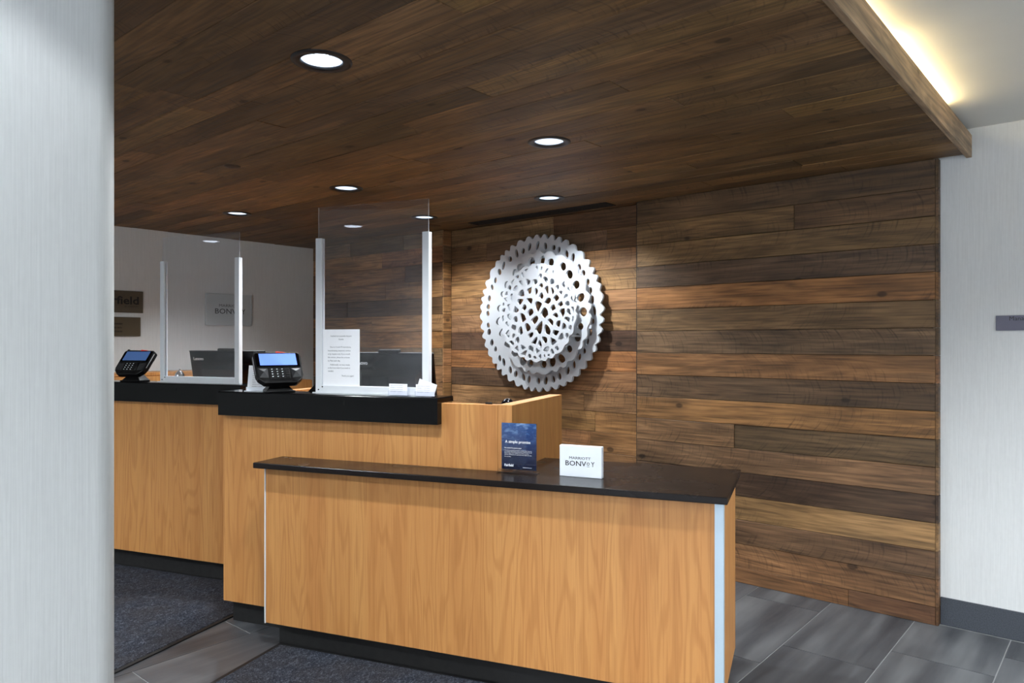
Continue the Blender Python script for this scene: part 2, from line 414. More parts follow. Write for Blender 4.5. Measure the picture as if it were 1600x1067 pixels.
for i, (z0, z1) in enumerate(rows(.09)):
    x = XR0
    for xe, c in RIGHT.get(i, [(None, (90, 72, 54))]):
        xe = XR1 if xe is None else xe
        p = random.uniform(0, .007)
        plank(wb, xe - x, z1 - z0, ((x + xe) / 2, 4.122 - p, (z0 + z1) / 2), WALLROT, jit(c, .05)); x = xe
    c = RIGHT.get(i, [(None, (90, 72, 54))])[-1][1]
    plank(wb, .050, z1 - z0, (-.744, 4.1465, (z0 + z1) / 2), SIDEROT, jit(tuple(v * .92 for v in c), .15), T=.012)
def fill_rows(x0, x1, y, base, cols=None, lens=(.7, 1.5)):
    for i, (z0, z1) in enumerate(rows(base)):
        x = x0; first = True
        while x < x1 - .01:
            L = random.uniform(*lens) * (random.uniform(.35, 1) if first else 1); first = False
            xe = min(x1, x + L)
            if x1 - xe < .25: xe = x1
            c = None
            if cols and i in cols: c = cols[i](x, xe)
            plank(wb, xe - x, z1 - z0, ((x + xe) / 2, y - random.uniform(0, .004), (z0 + z1) / 2), WALLROT, jit(c or random.choice(PAL[:8]), .08)); x = xe
ALC = {14: lambda a, b: (132, 104, 74), 13: lambda a, b: (120, 96, 68), 12: lambda a, b: (126, 98, 70), 11: lambda a, b: (118, 94, 70),
       10: lambda a, b: (72, 56, 46) if a < -3.6 else (120, 92, 66), 9: lambda a, b: (130, 93, 62) if a < -3.6 else (70, 54, 44),
       8: lambda a, b: (86, 68, 54) if a < -3.6 else (116, 88, 64), 7: lambda a, b: (118, 92, 66), 6: lambda a, b: (126, 98, 68), 5: lambda a, b: (122, 92, 64)}
fill_rows(-4.250, -2.462, 4.209, .098, ALC)
fill_rows(-6.058, -4.266, 4.122, .112)
for i, (z0, z1) in enumerate(rows(.112)):    # the visible cheek of the recess
    plank(wb, .090, z1 - z0, (-4.252, 4.166, (z0 + z1) / 2), SIDEROT, jit(random.choice(PAL[:8]), .1), T=.012)

# ------------------------------------------------------------------ setting: white walls
WALL_END = 4.17
bm = bx(-.775, 3.6, WALL_END, 4.30, 0, CEIL_Z)
struct(obj('wall_right', bm, M['wall']), 'white textured wall beside the timber')
struct(obj('wall_left', bx(-6.18, -6.06, .9, 4.24, 0, CEIL_Z), M['wall']), 'dim grey side wall carrying the framed signs')
struct(obj('wall_far_left', bx(-9.3, -9.15, -4.2, 1.0, 0, CEIL_Z), M['wall']))
struct(obj('wall_lobby_left', bx(-9.15, -6.18, .9, 1.02, 0, CEIL_Z), M['wall']))
bm = bmesh.new(); box(bm, -9.15, -1.95, -4.3, -4.2, 0, CEIL_Z); box(bm, 3.45, 3.6, -4.3, -4.2, 0, CEIL_Z); box(bm, -1.95, 3.45, -4.3, -4.2, 2.3, CEIL_Z); box(bm, -1.95, 3.45, -4.3, -4.2, 0, .1)  # opening added in this unseen wall to let fill light in
struct(obj('wall_front', bm, M['wall']))
wd = struct(obj('fill_window_1', bx(-1.95, 3.45, -4.258, -4.252, .1, 2.3), M['clear']))  # added glazing, out of view; passes world light as front fill
for i in range(5): obj('fill_window_frame', bx(-1.95 + i * 1.3375, -1.90 + i * 1.3375, -4.29, -4.22, .1, 2.3), M['alu'], wd)
struct(obj('wall_far_right', bx(3.5, 3.62, -4.2, 4.17, 0, CEIL_Z), M['wall']))
# rounded end of the near wall
def arcp(cx, cy, r, a0, a1, n=10): return [(cx + r * math.cos(R(a0 + (a1 - a0) * i / n)), cy + r * math.sin(R(a0 + (a1 - a0) * i / n))) for i in range(n + 1)]
cr = .05
pts = [(-1.98, -1.6), (-1.592, -1.6)] + arcp(-1.592 - cr, .622 - cr, cr, 0, 90) + arcp(-1.98 + cr, .622 - cr, cr, 90, 180)
bm = bmesh.new(); prism(bm, pts, 0, CEIL_Z)
o = struct(obj('wall_near', bm, M['wall']), 'end of the near white papered wall')
for p in o.data.polygons:
    if abs(p.normal.z) < .5: p.use_smooth = True
# ceilings
cw = struct(obj('ceiling', bx(-9.3, 3.62, -4.3, 4.3, CEIL_Z, CEIL_Z + .06), M['ceil']), 'white lobby ceiling')
YA = .62
wc = struct(obj('ceiling_timber', bx(-6.06, -.633, YA + .03, 4.24, WOOD_Z + .040, WOOD_Z + .052), M['softblack']), 'lowered ceiling of dark reclaimed planks')
CP = .14
# cut-outs for the lamps
cutm = bmesh.new()
for x, y in DOWNLIGHTS: bmesh.ops.create_cone(cutm, cap_ends=True, segments=32, radius1=.082, radius2=.082, depth=.2, matrix=Matrix.Translation((x, y, WOOD_Z)))
cutme = bpy.data.meshes.new('cut'); cutm.to_mesh(cutme); cutm.free(); cutter = link(bpy.data.objects.new('cutter', cutme))
CPAL = [(108, 88, 63), (98, 79, 56), (88, 72, 53), (112, 91, 63), (80, 66, 49), (102, 82, 58), (96, 80, 60), (92, 74, 54)]
todo = []
y1 = 4.12; r = 0
plank(wc, 1.79, .085, (-3.356, 4.163, WOOD_Z), CEILROT, jit((86, 66, 46)))
while y1 > YA + .04:
    y0 = max(y1 - CP, YA + .03); x = -6.055; first = True
    while x < -.64:
        L = random.uniform(1.3, 2.6) * (random.uniform(.3, 1) if first else 1); first = False
        xe = min(-.633, x + L)
        if -.633 - xe < .4: xe = -.633
        o = plank(wc, xe - x, y1 - y0, ((x + xe) / 2, (y0 + y1) / 2, WOOD_Z + random.uniform(-.0025, .001)), CEILROT, jit(random.choice(CPAL), .1))
        for lx, ly in DOWNLIGHTS:
            if x - .09 < lx < xe + .09 and y0 - .09 < ly < y1 + .09: todo.append(o); break
        x = xe
    y1 = y0; r += 1
for o in todo:
    md = o.modifiers.new('cut', 'BOOLEAN'); md.operation = 'DIFFERENCE'; md.object = cutter; md.solver = 'EXACT'
bpy.context.view_layer.update(); dg = bpy.context.evaluated_depsgraph_get()
for o in todo:
    me = bpy.data.meshes.new_from_object(o.evaluated_get(dg)); o.modifiers.clear(); o.data = me
bpy.data.objects.remove(cutter)
# fascia boards
t1 = struct(obj('trim_1', bx(-.6325, -.634 + .0005, YA, 4.16, WOOD_Z, WOOD_Z + .03), M['softblack']))
bpy.data.objects.remove(t1)
t1 = struct(obj('trim_1', bx(-1.77, 1.77, -.0545, .0545, -.012, .012, bev=.0015), M['plank']), 'timber fascia of the lowered ceiling')
t1.rotation_euler = (R(90), 0, R(90)); t1.location = (-.621, (YA + 4.168) / 2, 2.3645); t1.scale.x = (4.168 - YA) / 3.54; t1.color = lin((160, 134, 106))
t2 = struct(obj('trim_2', bx(-2.72, 2.72, -.0545, .0545, -.012, .012, bev=.0015), M['plank']), 'front timber fascia of the lowered ceiling')
t2.rotation_euler = (R(90), 0, 0); t2.location = (-3.355, YA + .014, 2.3645); t2.color = lin((160, 134, 106))
# baseboards
o = struct(obj('baseboard_right', bx(-.742, 3.5, WALL_END - .011, WALL_END, 0, .136, bev=.0015), M['base']), 'dark slate skirting under the white wall')
struct(obj('baseboard_left', bx(-6.06, -6.049, .9, 4.10, 0, .136, bev=.0015), M['base']))

# ------------------------------------------------------------------ ceiling fittings
def downlight(x, y, z, label, group=None, lampmat='lamp'):
    t = thing('recessed_downlight', label, 'downlight', (x, y, z), 0, group)
    bm = bmesh.new(); lathe(bm, [(.066, .010), (.066, -.001), (.069, -.005), (.090, -.007), (.0975, -.003), (.0985, .0005), (.080, .002)], 48); obj('trim_ring', bm, M['trim'], t, smooth=True)
    bm = bmesh.new(); lathe(bm, [(.066, .004), (.060, .040), (.048, .072), (.044, .078)], 40)
    bmesh.ops.reverse_faces(bm, faces=bm.faces[:]); obj('reflector', bm, M['reflector'], t, smooth=True)
    bm = bmesh.new(); lathe(bm, [(0, .022), (.024, .024), (.036, .032), (.041, .046), (.030, .085), (0, .088)], 32); obj('bulb', bm, M[lampmat], t, smooth=True)
    return t
DL = ['large round black-rimmed ceiling downlight nearest the top of the photo', 'black-rimmed ceiling downlight above the far right of the low counter, right of centre',
      'black-rimmed ceiling downlight just above and left of the near clear shield', 'small ceiling downlight directly above the white wall sculpture',
      'small ceiling downlight above the clear shield at the far left', 'small ceiling downlight partly seen behind the right post of the near clear shield']
for (x, y), lb in zip(DOWNLIGHTS, DL): downlight(x, y, WOOD_Z, lb, 'downlights in the timber ceiling')
for i, (x, y, h, k) in enumerate(LOBBY):
    t = thing('unseen_downlight', 'unseen white disc downlight added to the lobby ceiling', 'downlight', (x, y, CEIL_Z), 0, 'unseen lobby ceiling disc lights')
    bm = bmesh.new(); lathe(bm, [(.095, 0), (.095, -.006), (.082, -.010), (.080, -.006)], 32); obj('trim_ring', bm, M['white'], t, smooth=True)
    bm = bmesh.new(); lathe(bm, [(0, -.0065), (.080, -.0065)], 32); obj('diffuser', bm, M['lamp'], t)
# covered sprinkler / plug
bm = bmesh.new(); lathe(bm, [(0, -.010), (.022, -.0095), (.038, -.006), (.042, -.0005), (.042, .001)], 32)
o = obj('ceiling_cover', bm, M['brownplug'], smooth=True); o.location = (-3.551, 1.927, WOOD_Z); tag(o, 'small flat brown disc cover on the timber ceiling, left of the downlights', 'cover')
# slot diffuser in front of the recess
t = thing('slot_diffuser', 'long narrow black air slot in the timber ceiling above the sculpture', 'vent', (-3.235, 4.052, WOOD_Z))
bm = bmesh.new(); box(bm, -.62, .62, -.062, -.054, -.006, -.002); box(bm, -.62, .62, .054, .062, -.006, -.002); box(bm, -.62, -.612, -.054, .054, -.006, -.002); box(bm, .612, .62, -.054, .054, -.006, -.002)
obj('frame', bm, M['softblack'], t); obj('backing', bx(-.612, .612, -.054, .054, -.0026, -.0021), M['softblack'], t)
for k in (-.018, .018): obj('slat', bx(-.612, .612, k - .003, k + .003, -.006, -.0026), M['softblack'], t)
# cove lamp
bm = bmesh.new(); lathe(bm, [(0, -.55), (.006, -.55), (.006, .55), (0, .55)], 12)
xf(bm, Matrix.Rotation(R(90), 4, 'X')); o = obj('cove_tube_light', bm, M['tube']); o.location = (-.672, 3.12, 2.410)
tag(o, 'warm glowing tube light behind the timber fascia, lighting the white ceiling', 'cove light')

# ------------------------------------------------------------------ counters
def D(name, label, cat, a, b, z=0.0, group=None, rot=0.0):
    return thing(name, label, cat, W(a, b, z), B19 + rot, group)
def counter(a0, b0, label, left_depth):
    # tall reception counter: local x along, y into the counter, origin at the left front foot
    t = D('reception_counter', label, 'counter', a0, b0, 0, 'tall reception counters')
    Wd = 1.553
    obj('front_panel', bx(0, Wd - .0655, 0, .040, .116, 1.139, bev=.0012), M['laminate'], t)
    obj('side_panel', bx(0, .03, .0405, left_depth, .116, 1.139, bev=.0012), M['laminate'], t)
    obj('wing_panel', bx(Wd - .065, Wd, 0, .697, .116, 1.140, bev=.0012), M['laminate'], t)
    obj('kick_plate', bx(.012, Wd - .03, .055, .075, 0, .1155), M['kick'], t)
    obj('kick_plate', bx(Wd - .055, Wd - .030, .0755, .66, 0, .1155), M['kick'], t)
    obj('work_surface', bx(.031, Wd - .066, .041, .69, .925, .95, bev=.002), M['laminate'], t)
    return t
def ledge(a0, b0, label):
    # polished black transaction ledge: plate with a deep front apron
    bm = bmesh.new(); pr = [(-.040, 1.047), (-.0012, 1.047), (-.0012, 1.1405), (.115, 1.1405), (.115, 1.165), (-.040, 1.165)]
    v = prism(bm, [(y, z) for y, z in pr], 0, 1.217)
    xf(bm, Matrix(((0, 0, 1, 0), (1, 0, 0, 0), (0, 1, 0, 0), (0, 0, 0, 1))))
    es = [e for e in bm.edges if abs((e.verts[0].co - e.verts[1].co).x) > 1 and e.verts[0].co.z > 1.16]
    es += [e for e in bm.edges if e.verts[0].co.z > 1.16 and e.verts[1].co.z > 1.16 and e not in es]
    bmesh.ops.bevel(bm, geom=es, offset=.006, segments=3, profile=.5, affect='EDGES')
    bmesh.ops.recalc_face_normals(bm, faces=bm.faces[:])
    o = obj('counter_ledge', bm, M['granite']); o.location = W(a0, b0); o.rotation_euler = (0, 0, B19)
    return tag(o, label, 'countertop', 'black stone ledges on the tall counters')
counter(-2.684, 2.87, 'tall oak-laminate reception counter in the middle, behind the low counter', .46)
counter(-4.184, 3.34, 'tall oak-laminate reception counter at the far left, above the large dark mat', .69)
ledge(-2.680, 2.87, 'polished black stone ledge on the middle counter, carrying the near clear shield')
ledge(-4.178, 3.34, 'polished black stone ledge on the far left counter, carrying the far clear shield')

t = D('low_counter', 'low oak-laminate counter in front with a pale metal edge at its right corner', 'counter', -2.30, 2.72)
obj('front_panel', bx(.006, 2.016, 0, .020, .112, .8315, bev=.001), M['laminate'], t)
obj('side_panel', bx(2.022, 2.047, .0345, .507, .112, .8315, bev=.001), M['laminate'], t)
bm = bmesh.new(); box(bm, 2.0165, 2.047, -.003, .034, .112, .8315, bev=.002); box(bm, 2.0155, 2.021, -.0045, .002, .112, .8315)
obj('edge_channel', bm, M['bluealu'], t, 'pale blue-grey metal corner channel')
obj('edge_strip', bx(0, .0055, -.004, .025, .110, .8315, bev=.001), M['alu'], t, 'thin bright metal edge strip')
obj('end_panel', bx(.006, .030, .0255, .148, .112, .8315), M['laminate'], t)
obj('back_panel', bx(1.175, 2.0215, .482, .506, .112, .8315), M['laminate'], t)
obj('kick_plate', bx(.036, 2.000, .058, .080, 0, .1115), M['kick'], t)
obj('kick_plate', bx(1.985, 2.003, .0805, .475, 0, .1115), M['kick'], t)
bm = bmesh.new()
prism(bm, [(-2.32, 2.665), (-.235, 2.665), (-.235, 3.29), (-1.1295, 3.29), (-1.1295, 2.8685), (-2.32, 2.8685)], .832, .858, bev=.003, seg=2)
xf(bm, Matrix.Translation((2.32, -2.665, 0)))
o = obj('low_countertop', bm, M['quartz']); o.location = W(-2.32, 2.665); o.rotation_euler = (0, 0, B19)
tag(o, 'thin dark brown-black stone top of the low front counter', 'countertop')

# ------------------------------------------------------------------ floor mats
def mat(a0, a1, b0, b1, label):
    t = D('floor_mat', label, 'mat', a0, b0, 0, 'dark entrance mats'); A, Bn = a1 - a0, b1 - b0
    bm = bmesh.new()
    for q in ((0, A, 0, .022), (0, A, Bn - .022, Bn), (0, .022, .022, Bn - .022), (A - .022, A, .022, Bn - .022)): box(bm, *q, .0003, .006)
    obj('rubber_border', bm, M['rubber'], t)
    bm = bmesh.new(); box(bm, .022, A - .022, .022, Bn - .022, .0003, .009, bev=.002); obj('carpet_pile', bm, M['pile'], t)
mat(-4.35, -2.700, 1.75, 3.393, 'large charcoal carpet mat at the left, under the far counter')
mat(-2.255, -.55, 1.45, 2.772, 'charcoal carpet mat lying along the front of the low counter')

# ------------------------------------------------------------------ clear shields
def shield(a0, b, label):
    t = D('counter_shield', label, 'shield', a0, b, 1.165, 'clear counter shields'); Wd = .612
    bm = bx(.008, Wd - .008, -.0025, .0025, .034, .888)
    for f in bm.faces: f.material_index = 0 if abs(f.normal.y) > .5 else 1  # rim faces hazed whitish, standing in for light piped through the sheet
    obj('acrylic_panel', bm, [M['acrylic'], M['edge']], t, 'clear acrylic sheet')
    for x in (0, Wd - .034):
        bm = bmesh.new(); box(bm, x, x + .034, -.014, -.003, 0, .740, bev=.0012); box(bm, x, x + .034, .003, .014, 0, .740, bev=.0012)
        box(bm, x + (0 if x == 0 else .029), x + (.005 if x == 0 else .034), -.003, .003, 0, .740)
        obj('post', bm, M['alu'], t)
    bm = bmesh.new(); box(bm, .0342, Wd - .0342, -.014, -.003, 0, .036, bev=.001); box(bm, .0342, Wd - .0342, .003, .014, 0, .036, bev=.001); box(bm, .0342, Wd - .0342, -.003, .003, 0, .030)
    obj('base_rail', bm, M['alu'], t)
    obj('foot_strip', bx(-.012, Wd + .012, -.022, -.0145, .0, .004), M['alu'], t)
    for x in (.018, .040):
        bm = bmesh.new(); bmesh.ops.create_cone(bm, cap_ends=True, segments=12, radius1=.0035, radius2=.003, depth=.003, matrix=Matrix.Translation((x, -.0152, .016 if x < .03 else .030)) @ Matrix.Rotation(R(90), 4, 'X'))
        obj('screw', bm, M['black'], t)
    return t
shield(-2.160, 2.925, 'tall clear counter shield on the middle counter, with a paper notice taped inside its frame')
shield(-3.655, 3.392, 'tall clear counter shield on the far left counter, in front of the pale wall sign')
# notice
t = D('paper_notice', 'white printed paper notice on the lower left of the near clear shield', 'notice', -2.021, 2.9207, 1.201)
bm = bmesh.new(); box(bm, -.1030, .1030, -.0004, .0004, 0, .2670); obj('sheet', bm, M['paper'], t)
NOT = [('Fairfield Inn Louisville Airport', .2350, 'CENTER', 0), ('Guests', .2200, 'CENTER', 0), ('Due to Covid-19 restrictions,', .1830, 'LEFT', -.062), ('housekeeping (stayover) service', .1660, 'LEFT', -.074),
       ('is by request only. If you would', .1500, 'LEFT', -.074), ('like service, please let us know', .1340, 'LEFT', -.074), ('by 9am each day.', .1180, 'LEFT', -.074),
       ('Additionally, we have masks', .0990, 'LEFT', -.062), ('at the front desk if you need or', .0840, 'LEFT', -.074), ('need(s).', .0690, 'LEFT', -.074), ('Thank you again!', .0470, 'RIGHT', .072)]
for s, z, al, x in NOT: text('lettering', s, .0098 if len(s) > 20 else .0102, (x, -.0006, z), M['ink'], t, al, depth=.0001)

# ------------------------------------------------------------------ card terminals
def terminal(a, b, rot, label, scr):
    t = D('card_terminal', label, 'card terminal', a, b, 1.1652, 'card payment terminals', rot)
    bm = bmesh.new()
    prism(bm, [(-.072, -.05), (.072, -.05), (.060, .055), (-.060, .055)], 0, .008, bev=.003, seg=2)
    obj('foot', bm, M['black'], t)
    bm = bmesh.new()
    secs = [(.064, .044, .008, 0), (.052, .036, .022, .002), (.034, .024, .045, .004), (.036, .024, .070, .008), (.044, .024, .105, .018)]
    rings = [[bm.verts.new((sx * w_, sy * d_ + o_, z)) for sx, sy in ((-1, -1), (1, -1), (1, 1), (-1, 1))] for w_, d_, z, o_ in secs]
    for p, q in zip(rings, rings[1:]):
        for i in range(4): bm.faces.new((p[i], p[(i + 1) % 4], q[(i + 1) % 4], q[i]))
    bm.faces.new(rings[0][::-1]); bm.faces.new(rings[-1]); obj('pedestal', bm, M['black'], t)
    # tilted head: local xy = face plane, z out of the face
    hm = Matrix.Translation((0, -.020, .118)) @ Matrix.Rotation(R(52), 4, 'X')
    def head(name, bm, m, label=None, smooth=False):
        xf(bm, hm); return obj(name, bm, m, t, label, smooth)
    ol = [(-.100, .094), (.100, .094), (.110, .088), (.114, .076), (.112, -.040), (.104, -.062), (.076, -.088), (-.076, -.088), (-.104, -.062), (-.112, -.040), (-.114, .076), (-.110, .088)]
    bm = bmesh.new(); prism(bm, ol[::-1], 0.0, -.034, bev=.004, seg=2); bmesh.ops.recalc_face_normals(bm, faces=bm.faces[:]); head('housing', bm, M['black'])
    bm = bmesh.new(); prism(bm, [(-.104, .005), (.104, .005), (.106, .080), (.098, .088), (-.098, .088), (-.106, .080)], .0005, .004, bev=.001); head('screen_bezel', bm, M['blackgloss'])
    bm = bmesh.new(); box(bm, -.087, .089, .013, .082, .0042, .0052); head('screen', bm, M[scr], 'lit blue screen')
    bm = bmesh.new(); box(bm, -.104, .104, .0015, .0035, .0005, .003); head('seam', bm, M['grey'])
    for s in (-1, 1):      # raised facets either side of the keypad
        bm = bmesh.new(); P = [(.104 * s, -.002, .001), (.054 * s, -.002, .001), (.056 * s, -.060, .001), (.098 * s, -.056, .001), (.076 * s, -.030, .012)]
        v = [bm.verts.new(p) for p in P]
        for i in range(4): bm.faces.new((v[i], v[(i + 1) % 4], v[4]))
        bmesh.ops.recalc_face_normals(bm, faces=bm.faces[:]); head('cheek', bm, M['grey'])
    bm = bmesh.new(); box(bm, -.048, .048, -.066, -.002, .0003, .002, bev=.0008); head('keypad', bm, M['softblack'])
    for r_ in range(4):
        for c_ in range(4):
            x, y = -.036 + c_ * .024, -.011 - r_ * .0145
            bm = bmesh.new(); box(bm, x - .009, x + .009, y - .0048, y + .0048, .002, .0045, bev=.001); k = head('key', bm, M['black'])
            if c_ < 3:
                bm = bmesh.new(); box(bm, x - .003, x + .003, y - .0022, y + .0022, .0045, .0048); xf(bm, hm); g = obj('key_mark', bm, M['whiteink'], k)
    for s in (-1, 1):
        bm = bmesh.new(); prism(bm, [(.1085 * s, .084), (.1145 * s, .070), (.1125 * s, -.036), (.108 * s, -.036)], -.0095, -.0065); bmesh.ops.recalc_face_normals(bm, faces=bm.faces[:]); head('side_trim', bm, M['alu'], 'silver edge line')
    # tethered stylus lying on the top edge
    bm = bmesh.new(); bmesh.ops.create_cone(bm, cap_ends=True, segments=10, radius1=.0055, radius2=.0045, depth=.10, matrix=Matrix.Translation((-.042, .0985, -.012)) @ Matrix.Rotation(R(90), 4, 'Y')); head('stylus', bm, M['softblack'], None, True)
    bm = bmesh.new(); bmesh.ops.create_cone(bm, cap_ends=True, segments=10, radius1=.0085, radius2=.0045, depth=.045, matrix=Matrix.Translation((.022, .0990, -.012)) @ Matrix.Rotation(R(90), 4, 'Y')); head('stylus_cap', bm, M['red'], 'red stylus cap')
    bm = bmesh.new(); box(bm, -.106, -.090, .092, .108, -.024, -.004, bev=.003); head('stylus_clip', bm, M['softblack'])
    bm = bmesh.new(); box(bm, .1145, .1180, .030, .080, -.030, -.014, bev=.001); head('card_swipe', bm, M['black'])
    return t
terminal(-2.372, 2.900, R(52), 'black card terminal with bright blue screen on the middle counter', 'screen')
terminal(-3.865, 3.385, R(6), 'black card terminal with dull blue screen on the far left counter, beside the papered wall', 'dimscreen')

# standing sheet behind the terminal
t = D('standing_card', 'white printed sheet standing behind the bright-screened card terminal', 'card', -2.497, 2.905, 1.1652, None, R(14))
bm = bmesh.new(); box(bm, -.058, .058, -.0008, .0008, .004, .128); xf(bm, Matrix.Rotation(R(-9), 4, 'X')); obj('sheet', bm, M['sheetprint'], t)
bm = bmesh.new(); box(bm, -.060, .060, -.028, .030, 0, .0035); box(bm, -.060, .060, -.0065, -.0040, .0035, .020); obj('holder_foot', bm, M['frost'], t)

# business card holders
def cards(a, b, label, loose):
    t = D('card_holder', label, 'card holder', a, b, 1.1652, 'business card holders on the ledge')
    bm = bmesh.new(); box(bm, -.050, .050, -.012, .020, 0, .003); box(bm, -.050, .050, -.012, -.0095, .003, .024); box(bm, -.050, .050, .006, .0085, .003, .045)
    obj('clear_base', bm, M['clear'], t)
    bm = bmesh.new(); box(bm, -.0455, .0455, -.0085, -.0035, .0035, .0545); obj('card_stack', bm, M['cardprint'], t)
    if loose:
        bm = bmesh.new(); box(bm, -.0455, .0455, -.0005, .0005, -.0255, .0255); xf(bm, Matrix.Translation((.006, -.0020, .0425)) @ Matrix.Rotation(R(17), 4, 'Y'))
        obj('loose_card', bm, M['paper'], t, 'card tilted to one side')
cards(-1.679, 2.872, 'clear business card holder with one straight stack, left of the other holder', False)
cards(-1.540, 2.868, 'clear business card holder with a card tilted out, at the ledge end', True)

# ------------------------------------------------------------------ monitors
def monitor(a, b, wd, label, lean=10, ztop=1.335):
    h = .385; t = D('computer_monitor', label, 'monitor', a, b, .9502, 'computer monitors behind the counters')
    bm = bmesh.new(); prism(bm, [(-.11, -.085), (.11, -.085), (.12, .085), (-.12, .085)], 0, .012, bev=.003); obj('stand_foot', bm, M['grey'], t)
    bm = bmesh.new(); box(bm, -.03, .03, -.004, .02, .012, .22, bev=.004); obj('stand_neck', bm, M['grey'], t)
    hm = Matrix.Translation((0, -.03, .212)) @ Matrix.Rotation(R(lean), 4, 'X')
    bm = bmesh.new()
    box(bm, -wd / 2, wd / 2, -.006, .014, -h / 2, h / 2, bev=.003)
    v = box(bm, -wd * .36, wd * .36, -.034, -.004, -h / 2 + .012, h / 2 - .085)
    for q in v:
        if q.co.y < -.02: q.co.x *= .86; q.co.z = q.co.z * .8 - .01
    xf(bm, hm); c = obj('back_cover', bm, M['blackgloss'], t)
    bm = bmesh.new(); box(bm, -wd / 2 + .012, wd / 2 - .012, .0142, .0152, -h / 2 + .02, h / 2 - .012); xf(bm, hm); obj('display', bm, M['blackgloss'], t)
    bm = bmesh.new(); box(bm, -wd / 2, wd / 2, -.008, .010, h / 2 - .001, h / 2 + .0025); xf(bm, hm); obj('top_edge', bm, M['grey'], t, 'thin grey top edge')
    bm = bmesh.new(); box(bm, -.062, .062, -.012, .012, h / 2 + .0027, h / 2 + .018, bev=.003); xf(bm, hm); obj('webcam', bm, M['black'], t)
    lg = text('lettering', 'Lenovo', .029, (0, 0, 0), M['whiteink'], c, 'LEFT', depth=.0004, bold=.0004, label='white maker lettering')
    lg.matrix_local = hm @ Matrix.Translation((-wd / 2 + .030, -.0075, h / 2 - .052)) @ Matrix.Rotation(R(90), 4, 'X')
    return t
monitor(-1.965, 3.33, .50, 'black computer monitor seen from behind through the near clear shield')
monitor(-3.500, 3.83, .62, 'black computer monitor seen from behind through the far left clear shield')

# dark phone by the foot of the near shield
t = D('desk_phone', 'black desk phone barely showing left of the near shield foot', 'phone', -2.235, 3.085, .9502)
bm = bmesh.new(); prism(bm, [(-.055, 0), (.10, 0), (.10, .285), (.035, .275), (-.055, .195)], -.085, .085); xf(bm, Matrix(((1, 0, 0, 0), (0, 0, 1, 0), (0, 1, 0, 0), (0, 0, 0, 1)))); bmesh.ops.recalc_face_normals(bm, faces=bm.faces[:]); obj('body', bm, M['black'], t)
bm = bmesh.new(); box(bm, .045, .092, -.080, .080, .281, .306, bev=.008, seg=2); obj('handset', bm, M['black'], t)
# bell
t = D('service_bell', 'small dark chrome service bell behind the far left shield', 'bell', -3.548, 3.427, 1.1652)
bm = bmesh.new(); lathe(bm, [(0, 0), (.031, 0), (.031, .006), (.028, .010)], 28); obj('bell_base', bm, M['black'], t, smooth=True)
bm = bmesh.new(); lathe(bm, [(.0285, .010), (.029, .030), (.026, .048), (.018, .062), (.008, .069), (0, .070)], 28); obj('dome', bm, M['chrome'], t, smooth=True)
bm = bmesh.new(); lathe(bm, [(0, .081), (.004, .080), (.005, .076), (.003, .070)], 12); obj('button', bm, M['chrome'], t, smooth=True)
# little black camera-like device peeping over the low panel
t = D('desk_speaker', 'small glossy black rounded device peeking over the middle counter beside its wing', 'speaker', -1.322, 3.30, .9502)
bm = bmesh.new(); lathe(bm, [(0, 0), (.030, 0), (.030, .010), (.012, .016), (.010, .12)], 20); obj('stand', bm, M['black'], t, smooth=True)
bm = bmesh.new(); bmesh.ops.create_uvsphere(bm, u_segments=20, v_segments=12, radius=.034, matrix=Matrix.Translation((0, 0, .150)) @ Matrix.Scale(1.0, 4)); obj('head', bm, M['blackgloss'], t, smooth=True)
bm = bmesh.new(); box(bm, .022, .050, -.016, .016, .128, .150, bev=.006, seg=2); obj('mouthpiece', bm, M['blackgloss'], t)
t = D('pen', 'small black pen tip resting on the pale edge of the middle counter', 'pen', -1.245, 2.888, 1.1395)
bm = bmesh.new(); bmesh.ops.create_cone(bm, cap_ends=True, segments=10, radius1=.004, radius2=.004, depth=.03, matrix=Matrix.Translation((0, 0, .0042)) @ Matrix.Rotation(R(90), 4, 'Y')); obj('barrel', bm, M['black'], t)

# ------------------------------------------------------------------ signs on the low counter
def fit(body, x0, x1, zc, h, y, m, t, bold=0.0, spacing=1.0):
    # lettering stretched to the printed width and capital height
    o = text('lettering', body, h * 1.38, (0, 0, 0), m, t, 'LEFT', spacing=spacing, depth=.0002, bold=bold)
    vs = o.data.vertices; xs = [v.co.x for v in vs]; lo, hi = min(xs), max(xs)
    for v in vs: v.co.x = x0 + (v.co.x - lo) / (hi - lo) * (x1 - x0)
    o.location = (0, y, zc); return o
def marriott(t, s, x, y, z, m):      # two line wordmark, small raised underlined o
    f = lambda b, x0, x1, zc, h, bold=.0: fit(b, x + x0 * s, x + x1 * s, z + zc * s, h * s, y, m, t, bold * s)
    f('MARRIOTT', -.0455, .0455, .0125, .0112)
    f('BONV', -.0620, .0270, -.0098, .0205, .0002)
    f('O', .0290, .0415, -.0085, .0125, .0003); f('Y', .0475, .0620, -.0098, .0205, .0002)
    obj('underline', bx(x + .0295 * s, x + .0410 * s, y - .0003, y + .0003, z - .0195 * s, z - .0183 * s), m, t)
t = D('promise_card', 'blue printed promise card upright in a clear acrylic stand on the low counter', 'sign', -1.096, 2.862, .8583)
bm = bmesh.new(); box(bm, -.0775, .0775, -.0012, .0012, .013, .2075); obj('card', bm, M['poster'], t)
bm = bmesh.new(); box(bm, -.0800, .0810, -.0042, -.0018, .009, .2085); box(bm, -.0800, .0810, .0018, .0042, .009, .2085); obj('clear_sleeve', bm, M['clear'], t)
bm = bmesh.new(); box(bm, -.090, .092, -.034, .004, 0, .009, bev=.002, seg=2); box(bm, -.090, .092, -.0100, -.0050, .009, .016, bev=.001); obj('clear_foot', bm, M['clear'], t)
